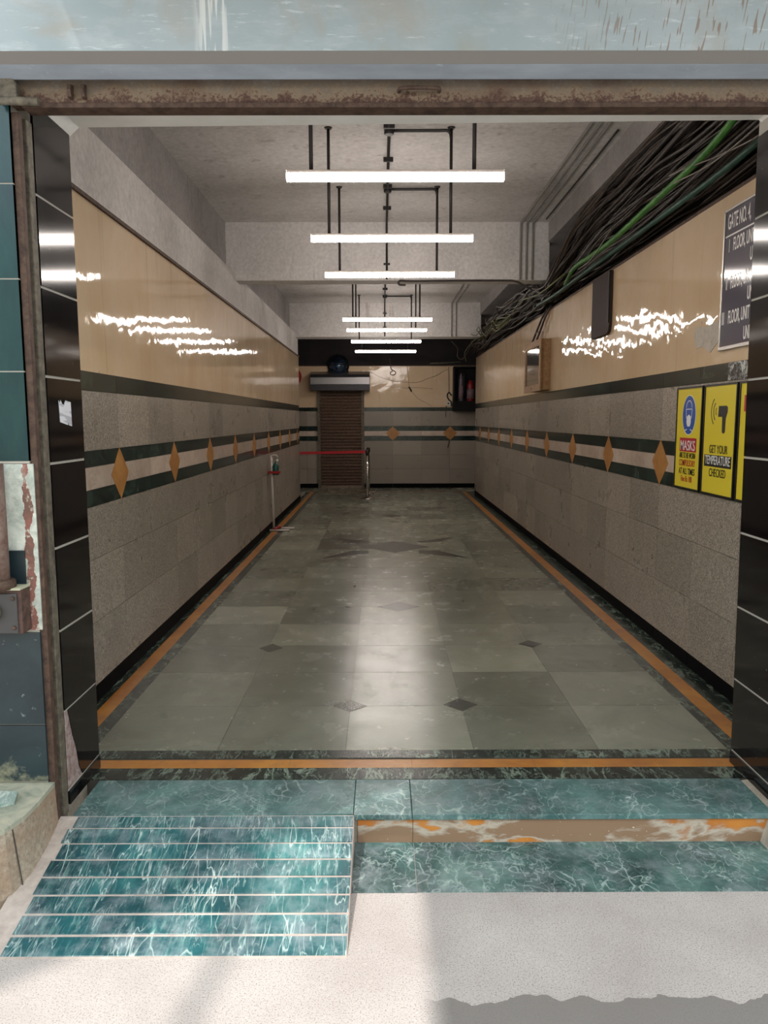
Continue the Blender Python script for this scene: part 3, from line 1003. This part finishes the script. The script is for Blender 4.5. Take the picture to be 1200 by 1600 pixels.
def text(s, size, mat, name, parent, m4, xs=1.0, align='LEFT', bold=0.0, label=None):
    cu = bpy.data.curves.new('lettering', 'FONT'); cu.body = s; cu.size = size; cu.align_x = align
    cu.extrude = .0004; cu.offset = bold
    to = bpy.data.objects.new('lettering_source', cu); COL.objects.link(to)
    bpy.context.view_layer.update()
    me = bpy.data.meshes.new_from_object(to.evaluated_get(bpy.context.evaluated_depsgraph_get()))
    bpy.data.objects.remove(to); bpy.data.curves.remove(cu)
    o_ = Vector(ORG[parent.name])
    M = Matrix.Translation(-o_) @ m4 @ Matrix.Diagonal((xs, 1, 1, 1))
    me.transform(M); me.materials.clear(); me.materials.append(mat)
    o = bpy.data.objects.new(name, me); COL.objects.link(o); o.parent = parent
    ORG[o.name] = tuple(o_)
    if label: o['label'] = label
    return o


def on_right(x, y_, z, slant=0):
    """text frame on the right wall: reads towards the entrance"""
    return Matrix(((0, 0, -1, x), (-1, 0, 0, y_), (slant, 1, 0, z), (0, 0, 0, 1)))


INK_W = plain('white_lettering', '#e8e6e2', .5)
INK_K = plain('black_lettering', '#17140f', .5)
INK_R = plain('red_lettering', '#b5301f', .5)
t = thing('gate_sign', (1.9, 3.95, 1.935), 'grey gate and floor directory sign high on the right wall', 'sign')
SIGNM = N('glossy_grey_sign'); SIGNM = SIGNM.out(lin('#5a5560'), .08, spec=.7)
MB().box(1.903, 1.914, 3.46, 4.40, 1.94, 2.672).build('panel', SIGNM, t)
fr = MB()
fr.box(1.898, 1.918, 4.395, 4.41, 1.925, 2.685); fr.box(1.898, 1.918, 3.45, 3.465, 1.925, 2.685)
fr.box(1.898, 1.918, 3.45, 4.41, 2.672, 2.685)
fr.box(1.896, 1.918, 3.45, 4.41, 1.925, 1.945)
fr.build('frame', STEEL, t, .002)
MB().box(1.9020, 1.9032, 3.47, 4.39, 2.535, 2.543).build('divider_line', INK_W, t)
for (s, y_, z, h) in (('GATE NO. 4,', 4.368, 2.575, .098), ('I', 4.345, 2.452, .085), ('FLOOR, UNIT', 4.293, 2.452, .085), ('UNIT', 4.092, 2.362, .085), ('II', 4.360, 2.252, .085), ('FLOOR, UNIT', 4.305, 2.252, .085), ('UNIT', 4.10, 2.165, .085),
                      ('III', 4.390, 2.066, .085), ('FLOOR, UNIT', 4.312, 2.066, .085), ('UNIT', 4.122, 1.963, .085)):
    text(s, h * 1.15, INK_W, 'lettering', t, on_right(1.9028, y_, z), .42, bold=.0012)

YP = plain('yellow_poster', '#e4d039', .3)
FRK = plain('poster_black_frame', '#15130f', .4)
BLUE = plain('poster_blue', '#1d4fa3', .4)
REDP = plain('poster_red', '#b3202c', .4)
WHP = plain('poster_white', '#e9e9e6', .4)


def poster(y0, y1, z0, z1, label):
    t = thing('safety_poster', (1.91, (y0 + y1) / 2, z0), label, 'poster', 'yellow safety posters on the right wall')
    MB().box(1.9075, XR - .0045, y0, y1, z0, z1).build('sheet', YP, t)
    f_ = MB(); w = .011
    f_.box(1.903, XR - .0045, y0 - w, y0, z0 - w, z1 + w); f_.box(1.903, XR - .0045, y1, y1 + w, z0 - w, z1 + w)
    f_.box(1.903, XR - .0045, y0, y1, z0 - w, z0); f_.box(1.903, XR - .0045, y0, y1, z1, z1 + w)
    f_.build('frame', FRK, t)
    return t


XP = 1.9070


def flat(poly, mat, name, parent, d=0, label=None):
    return MB().prism(poly, 'x', XP - d, XP + .0004 - d).build(name, mat, parent, label=label)


def ell(cy, cz, ry, rz_, n=32, a0=0, a1=2 * math.pi):
    return [(cy + ry * math.cos(a0 + (a1 - a0) * k / (n if a1 - a0 > 6 else n - 1)), cz + rz_ * math.sin(a0 + (a1 - a0) * k / (n if a1 - a0 > 6 else n - 1))) for k in range(n)]


def arcband(cy, cz, r1, r2, a0, a1, n=14):
    return ell(cy, cz, r1, r1, n, a0, a1) + ell(cy, cz, r2, r2, n, a0, a1)[::-1]


z0, z1 = 1.118, 1.732; H_ = z1 - z0
t = poster(4.615, 4.99, z0, z1, 'yellow masks compulsory poster, farthest of three from the entrance')
cy = 4.80
cz = z1 - .265 * H_
flat(ell(cy, cz, .104, .124), WHP, 'ring', t)
flat(ell(cy, cz, .099, .119), BLUE, 'blue_disc', t, .0006)
flat(arcband(cy, cz + .045, .046, .041, 0, math.pi), WHP, 'head_outline', t, .0012)
flat([(cy - .049, cz + .034), (cy + .049, cz + .034), (cy + .049, cz + .039), (cy - .049, cz + .039)], WHP, 'cap_line', t, .0012)
for s_ in (-1, 1):
    flat([(cy + s_ * .049, cz + .036), (cy + s_ * .044, cz + .036), (cy + s_ * .036, cz - .02), (cy + s_ * .041, cz - .022)], WHP, 'face_line', t, .0012)
    flat([(cy + s_ * .026, cz - .085), (cy + s_ * .064, cz - .095), (cy + s_ * .062, cz - .101), (cy + s_ * .024, cz - .091)], WHP, 'shoulder_line', t, .0012)
flat([(cy - .03, cz - .01), (cy, cz + .004), (cy + .03, cz - .01), (cy + .034, cz - .045), (cy + .02, cz - .07), (cy - .02, cz - .07), (cy - .034, cz - .045)], WHP, 'mask_shape', t, .0012)
flat([(4.93, z1 - .635 * H_), (4.67, z1 - .635 * H_), (4.67, z1 - .495 * H_), (4.93, z1 - .495 * H_)], REDP, 'red_band', t)


def ctext(s, y_, fz_, size, mat, t, z0=z0, z1=z1, w=None):
    o = text(s, size, mat, 'lettering', t, on_right(XP - .0012, 0, z1 - fz_ * (z1 - z0)), 1, 'CENTER', .0002)
    ys_ = [v.co.y for v in o.data.vertices]
    wd = max(ys_) - min(ys_); k = (w / wd) if w else 1
    c0 = (max(ys_) + min(ys_)) / 2; oy = ORG[t.name][1]
    for v in o.data.vertices: v.co.y = (v.co.y - c0) * k + (y_ - oy)
    return o


ctext('MASKS', 4.80, .62, .088, WHP, t, w=.225)
ctext('ARE TO BE WORN', 4.80, .70, .05, INK_K, t, w=.25)
ctext('COMPULSORY', 4.80, .78, .056, INK_R, t, w=.25)
ctext('AT ALL TIMES', 4.80, .865, .056, INK_K, t, w=.25)
ctext('Fine Rs 100', 4.80, .94, .052, INK_R, t, w=.17)

t = poster(4.165, 4.565, z0, z1, 'yellow get your temperature checked poster, between two other posters')
def F(a): return z1 - a * H_
flat([(4.38, F(.185)), (4.28, F(.185)), (4.265, F(.2)), (4.265, F(.24)), (4.285, F(.30)), (4.288, F(.42)), (4.30, F(.435)), (4.318, F(.435)), (4.328, F(.42)), (4.332, F(.285)), (4.385, F(.285))], INK_K, 'thermometer_icon', t)
for k, rr in enumerate((.035, .065, .095)):
    flat(arcband(4.385, F(.235), rr, rr - .008, -.9 if k else -.7, .9 if k else .7), INK_K, 'wave_line', t)
ctext('GET YOUR', 4.36, .62, .066, INK_K, t, w=.235)
flat([(4.545, F(.75)), (4.19, F(.75)), (4.19, F(.64)), (4.545, F(.64))], INK_K, 'black_band', t)
ctext('TEMPERATURE', 4.367, .727, .072, WHP, t, w=.325)
ctext('CHECKED', 4.36, .84, .066, INK_K, t, w=.215)
t = poster(3.74, 4.115, z0, z1, 'yellow poster half hidden behind the right pier, nearest of three')
flat([(4.075, F(.24)), (3.80, F(.24)), (3.80, F(.10)), (4.075, F(.10))], REDP, 'red_band', t)

# speckled tile replacement on the band above the posters
tag(MB().box(XR - .006, XR + .004 - .005, 3.62, 4.30, 1.757, 1.853).build('band_tile', mk_marble('speckled_black_white_marble', '#15161a', '#24262b', '#d6dad6', 13, .06, .2, 1.0, .2), org=(XR, 4, 1.757)), 'speckled black and white marble tile above the yellow posters', 'tile')

# ------------------------------------------------------------------ back wall fixtures
t = thing('roller_shutter', (-.92, YB - .1, 0), 'closed rusty brown roller shutter with steel hood in back wall', 'shutter door')
b = MB()
for i in range(31):
    z = .06 + i * .069
    b.prism([(YB - .03, z), (YB - .045, z + .015), (YB - .05, z + .034), (YB - .045, z + .053), (YB - .03, z + .0675), (YB - .02, z + .0675), (YB - .02, z)], 'x', -1.37, -.46, 0, rt())
b.build('curtain', mk_rust2('rusty_shutter_slats', '#4d3930', '#6f5848'), t)
MB().box(-1.37, -.46, YB - .055, YB - .015, 0, .06).build('bottom_rail', mk_rust2('worn_rail', '#6b5a4c', '#96877a'), t, .003)
for x in (-1.44, -.46):
    MB().box(x, x + .065, YB - .07, YB - .002, 0, 2.2).build('guide', GUIDE, t, .003)
MB().box(-1.565, -.27, YB - .32, YB - .004, 2.17, 2.30).build('hood_base', plain('dark_grey_sheet', '#37353a', .5, .3), t, .003)
MB().prism([(YB - .325, 2.30), (YB - .325, 2.455), (YB - .25, 2.52), (YB - .004, 2.60), (YB - .004, 2.30)], 'x', -1.57, -.265).build('hood', plain('dented_steel_hood', '#858384', .38, .85), t, .006)
t = thing('dome_mirror', (-.96, YB - .1, 2.56), 'dark half dome mirror in a black frame above the shutter hood', 'mirror')
pr = [(.205 * math.cos(a), -.16 * math.sin(a)) for a in [R(8 * k) for k in range(12)]]
b = MB(); b.lathe([(r_, YB - .06 + h) for r_, h in pr], (-.96, 0, 2.73), 28, ax='y'); b.build('dome', GLASSY, t)
MB().tube([(-.96 + .225 * math.cos(R(a)), YB - .07, 2.73 + .22 * math.sin(R(a))) for a in range(-30, 211, 10)], .018, 8).build('rim', BLACKM, t)
MB().box(-1.2, -.72, YB - .25, YB - .225, 2.725, 2.745).build('cross_bar', BLACKM, t)
MB().box(-1.185, -.735, YB - .12, YB - .004, 2.56, 2.62).build('bracket', BLACKM, t)

t = thing('hose_reel', (-1.98, YB - .1, 2.3), 'red hose reel peeking out past the end of left wall', 'hose reel')
MB().lathe([(.21, YB - .14), (.22, YB - .12), (.22, YB - .03), (.21, YB - .004)], (-2.0, 0, 2.48), 28, ax='y').build('drum', RED, t)
MB().lathe([(.07, YB - .17), (.08, YB - .15), (.08, YB - .14)], (-2.0, 0, 2.48), 20, ax='y').build('hub', BLACKM, t)

t = thing('extinguisher_cabinet', (1.84, YB - .15, 1.72), 'open black cabinet on the back wall holding two cylinders', 'cabinet')
MB().box(1.58, 2.11, YB - .04, YB - .004, 1.72, 2.69).build('back_panel', BLACKM, t)
MB().box(1.58, 1.61, YB - .30, YB - .04, 1.72, 2.69).build('side_panel', BLACKM, t)
MB().box(2.085, 2.112, YB - .30, YB - .04, 1.72, 2.69).build('side_panel', BLACKM, t)
MB().box(1.61, 2.085, YB - .30, YB - .04, 1.90, 1.93).build('shelf', BLACKM, t)
MB().box(1.58, 2.11, YB - .31, YB - .30, 1.72, 1.935).build('front_lip', BLACKM, t)
MB().box(1.61, 2.085, YB - .30, YB - .04, 2.66, 2.69).build('top_panel', BLACKM, t)


def ext(x, r_, h, body, label, lab=True):
    t = thing('fire_extinguisher', (x, YB - .19, 1.931), label, 'fire extinguisher')
    MB().lathe([(r_ * .95, 1.931), (r_, 1.945), (r_, 1.931 + h * .72), (r_ * .8, 1.931 + h * .82), (r_ * .4, 1.931 + h * .88), (r_ * .35, 1.931 + h * .92)], (x, YB - .19, 0), 24).build('cylinder', body, t)
    MB().lathe([(r_ * 1.01, 1.99), (r_ * 1.01, 1.99 + h * .42)], (x, YB - .19, 0), 24).build('paper_label', plain('faded_label', '#7a6468', .6), t)
    MB().box(x - .018, x + .05, YB - .205, YB - .175, 1.931 + h * .92, 1.931 + h).build('valve', BLACKM, t, .004)
    MB().tube(spline([(x + .03, YB - .19, 1.931 + h * .95), (x + r_ + .012, YB - .2, 1.931 + h * .8), (x + r_ + .01, YB - .2, 2.05)], 5), .01, 8).build('hose', PLASTIC_B, t)


ext(1.96, .08, .50, plain('dusty_red_cylinder', '#7c1217', .45), 'red fire extinguisher on the right of the black cabinet')
ext(1.75, .055, .66, plain('grey_cylinder', '#5d565c', .45), 'taller slim grey cylinder on the left of the black cabinet')

WIRE = plain('thin_brown_wire', '#3a2a20', .6)
yw = YB - .014


def wire(name, pts, r_, label, mt=None):
    m_ = MB().tube(spline([(x, yw, z) for x, z in pts], 5), r_, 6)
    tag(m_.build(name, mt or WIRE, org=(pts[0][0], yw, pts[0][1])), label, 'wire')


wire('wall_wire', [(-.28, 2.6), (-.05, 2.48), (.19, 2.4), (.48, 2.36), (.81, 2.36), (1.02, 2.44), (1.23, 2.51), (1.38, 2.6), (1.47, 2.64)], .003, 'long sagging wire across the cream back wall')
wire('wall_wire', [(.07, 2.26), (.43, 2.235), (.81, 2.24), (1.14, 2.21)], .0025, 'short level wire under the sagging wire on the back wall')
t = thing('dangling_cord', (.62, yw, 2.2), 'thin cord with a black inline switch on the back wall', 'cord')
MB().tube(spline([(.56, yw, 2.72), (.585, yw, 2.51), (.61, yw, 2.25)], 5), .003, 6).build('upper_cord', WIRE, t)
MB().tube([(.607, yw, 2.255), (.665, yw, 2.155)], .016, 8).build('switch', PLASTIC_B, t)
MB().tube(spline([(.665, yw, 2.155), (.81, yw, 2.0), (1.0, yw, 1.9), (1.12, yw, 1.83)], 5), .0028, 6).build('lower_cord', WIRE, t)
wire('hook_cable', [(.18, 2.88), (.19, 2.72), (.22, 2.64), (.3, 2.59), (.3, 2.54), (.22, 2.52), (.19, 2.57), (.24, 2.6)], .01, 'short dark cable curling in a hook at top of back wall', CAB_B)
wire('wall_wire', [(1.49, 2.7), (1.5, 2.36), (1.5, 2.13)], .005, 'vertical wire beside the black cabinet')
wire('cable_loop', [(1.56, 2.06), (1.5, 2.13), (1.46, 2.07), (1.49, 1.98), (1.55, 1.92), (1.56, 1.82)], .016, 'thick black cable loop beside the black cabinet', PLASTIC_B)
t = thing('wall_socket', (1.48, YB - .03, 1.85), 'small white socket below the black cable loop', 'socket')
MB().box(1.44, 1.53, YB - .04, YB - .004, 1.845, 1.935).build('plate', PLASTIC_W, t, .006)
MB().box(1.465, 1.505, YB - .046, YB - .04, 1.87, 1.905).build('plug_hole', PLASTIC_B, t)
wire('wall_wire', [(1.44, 1.84), (1.43, 1.71), (1.43, 1.59)], .008, 'dark wire end hanging under the white socket')
wire('wall_wire', [(1.51, 1.11), (1.51, 1.02), (1.48, .9)], .01, 'dark stub hanging under the right diamond of the back wall')
m_ = MB().tube([(1.07, YB - .05, 2.765), (1.75, YB - .05, 2.795)], .016, 8)
tag(m_.build('wall_pipe', GUIDE, org=(1.07, YB - .05, 2.765)), 'pale level pipe at the bottom of the black band', 'pipe')

# ------------------------------------------------------------------ barrier posts
def stanchion(x, y_, label, belt):
    t = thing('barrier_post', (x, y_, 0), label, 'barrier post')
    MB().lathe([(.15, 0), (.15, .008), (.12, .02), (.05, .03), (.04, .045)], (x, y_, 0), 32).build('base', CHROME, t)
    MB().lathe([(.03, .02), (.03, .87)], (x, y_, 0), 20).build('pole', CHROME, t)
    MB().lathe([(.036, .865), (.038, .88), (.038, .94), (.03, .953), (.01, .956)], (x, y_, 0), 20).build('head', PLASTIC_B, t)
    if belt:
        MB().prism([(-.036 + x, .892), (-.036 + x, .94), (-1.0, .925), (-1.58, .92), (-2.595, .93), (-2.595, .882), (-1.58, .868), (-1.0, .876)], 'y', y_ - .002, y_ + .002).build('belt', REDBELT, t, label='red webbing belt')


stanchion(-.285, 14.98, 'chrome barrier post with a red belt before the brown shutter', True)
stanchion(-.285, 16.15, 'second chrome barrier post hidden behind the belted post', False)

# ------------------------------------------------------------------ sanitiser stand
t = thing('sanitizer_stand', (-1.52, 10.65, 0), 'white foot operated hand sanitizer stand against the left wall', 'sanitizer stand')
PW = plain('white_powder_coat', '#cfc6be', .4)
MB().tube([(-1.515, 10.65, .03), (-1.535, 10.65, 1.05)], .017, 12).build('pole', PW, t)
MB().tube([(-1.56, 10.56, .016), (-1.285, 10.56, .016)], .016, 10).build('foot', PW, t)
MB().tube([(-1.50, 10.78, .016), (-1.24, 10.78, .016)], .016, 10).build('foot', PW, t)
MB().tube(spline([(-1.50, 10.56, .03), (-1.46, 10.68, .04), (-1.44, 10.78, .03)], 4), .02, 8).build('pedal_joint', RED, t)
MB().tube(spline([(-1.535, 10.65, 1.045), (-1.50, 10.65, 1.055), (-1.46, 10.65, 1.05), (-1.447, 10.65, 1.02)], 4), .01, 8).build('press_arm', PW, t)
MB().box(-1.57, -1.41, 10.59, 10.71, .80, .835).build('holder_ring', RED, t, .006)
MB().lathe([(.042, .78), (.045, .79), (.045, .90), (.03, .935), (.012, .95), (.012, .965)], (-1.475, 10.65, 0), 16).build('bottle', plain('green_sanitizer_bottle', '#16524c', .25), t)
MB().tube([(-1.452, 10.65, .96), (-1.452, 10.65, 1.0)], .014, 10).build('pump', PLASTIC_W, t)

# ------------------------------------------------------------------ outside: street, and unseen sheets and cable added to cast shade
b = MB()
b.box(-1.19, 3.2, 1.35, 2.69, 3.28, 3.33)
struct(b.build('shade_blocker_right', [plain('blocker_grey_sheet', '#8d9295', .6)]), 'unseen flat sheet added to shade the right part of the pavement')  # out of view, added to cast the shade right of the ramp
b = MB(); b.box(-14, 14, -10.5, -9, ZG, 5.5)
struct(b.build('street_building', [plain('beige_street_wall', '#b7aa98', .9)]), 'building across the street')
b = MB(); b.box(-14, 14, -9, -3.0, ZG - .3, ZG - .06)
struct(b.build('street', [plain('pale_asphalt', '#8f8b86', .9)]), 'street in front of the entrance')
b = MB(); b.prism([(-1.42, 2.698), (-1.82, 2.365), (-2.32, 1.96), (-2.92, 1.46), (-4.05, .52), (-4.05, 2.698)], 'z', 4.5, 4.51)
struct(b.build('shade_blocker_left', [plain('blocker_blue_sheet', '#4a6a86', .7)]), 'unseen sheet added to cast the diagonal shade on the ramp')  # added out of view, slanted edge shapes the shade across the ramp
b = MB(); b.tube([(-2.28, 2.69, 5.0), (-2.55, 1.25, 5.0), (-3.05, -2.4, 5.05), (-3.9, -9, 5.3)], .032, 8)
struct(b.build('shade_blocker_cable', [PLASTIC_B]), 'unseen cable added to cast a thin shadow stripe on the pavement')  # added out of view to throw the narrow shadow line

# ------------------------------------------------------------------ light
w = bpy.data.worlds.new('sky'); SC.world = w; w.use_nodes = True
bg = w.node_tree.nodes['Background']
bg.inputs[0].default_value = (.90, .975, 1.0, 1); bg.inputs[1].default_value = 2.7
sd = bpy.data.lights.new('sun', 'SUN'); sd.energy = 3.5; sd.angle = R(1.2); sd.color = (1, .93, .86)
so = bpy.data.objects.new('sun', sd); COL.objects.link(so)
so.rotation_euler = Vector((.39, .14, -1)).to_track_quat('-Z', 'Y').to_euler(); so.location = (-3, 0, 8)

# ------------------------------------------------------------------ camera
cd = bpy.data.cameras.new('camera'); cd.sensor_fit = 'VERTICAL'; cd.sensor_height = 36; cd.lens = 27.0
cd.clip_start = .05
co = bpy.data.objects.new('camera', cd); COL.objects.link(co)
p = math.atan(145.5 / 1200); yw_ = math.atan(3 / 1200); ro = R(.12)
fw = Vector((0, math.cos(p), -math.sin(p))); up = Vector((0, math.sin(p), math.cos(p))); rt_ = Vector((1, 0, 0))
Rz = Matrix.Rotation(-yw_, 3, 'Z')
fw, up, rt_ = Rz @ fw, Rz @ up, Rz @ rt_
r2 = rt_ * math.cos(ro) - up * math.sin(ro); u2 = up * math.cos(ro) + rt_ * math.sin(ro)
M = Matrix((r2, u2, -fw)).transposed().to_4x4(); M.translation = (0, 0, 1.55)
co.matrix_world = M
SC.camera = co
SC.view_settings.view_transform = 'Standard'; SC.view_settings.look = 'None'
SC.view_settings.exposure = 0; SC.view_settings.gamma = 1; SC.view_settings.use_curve_mapping = False
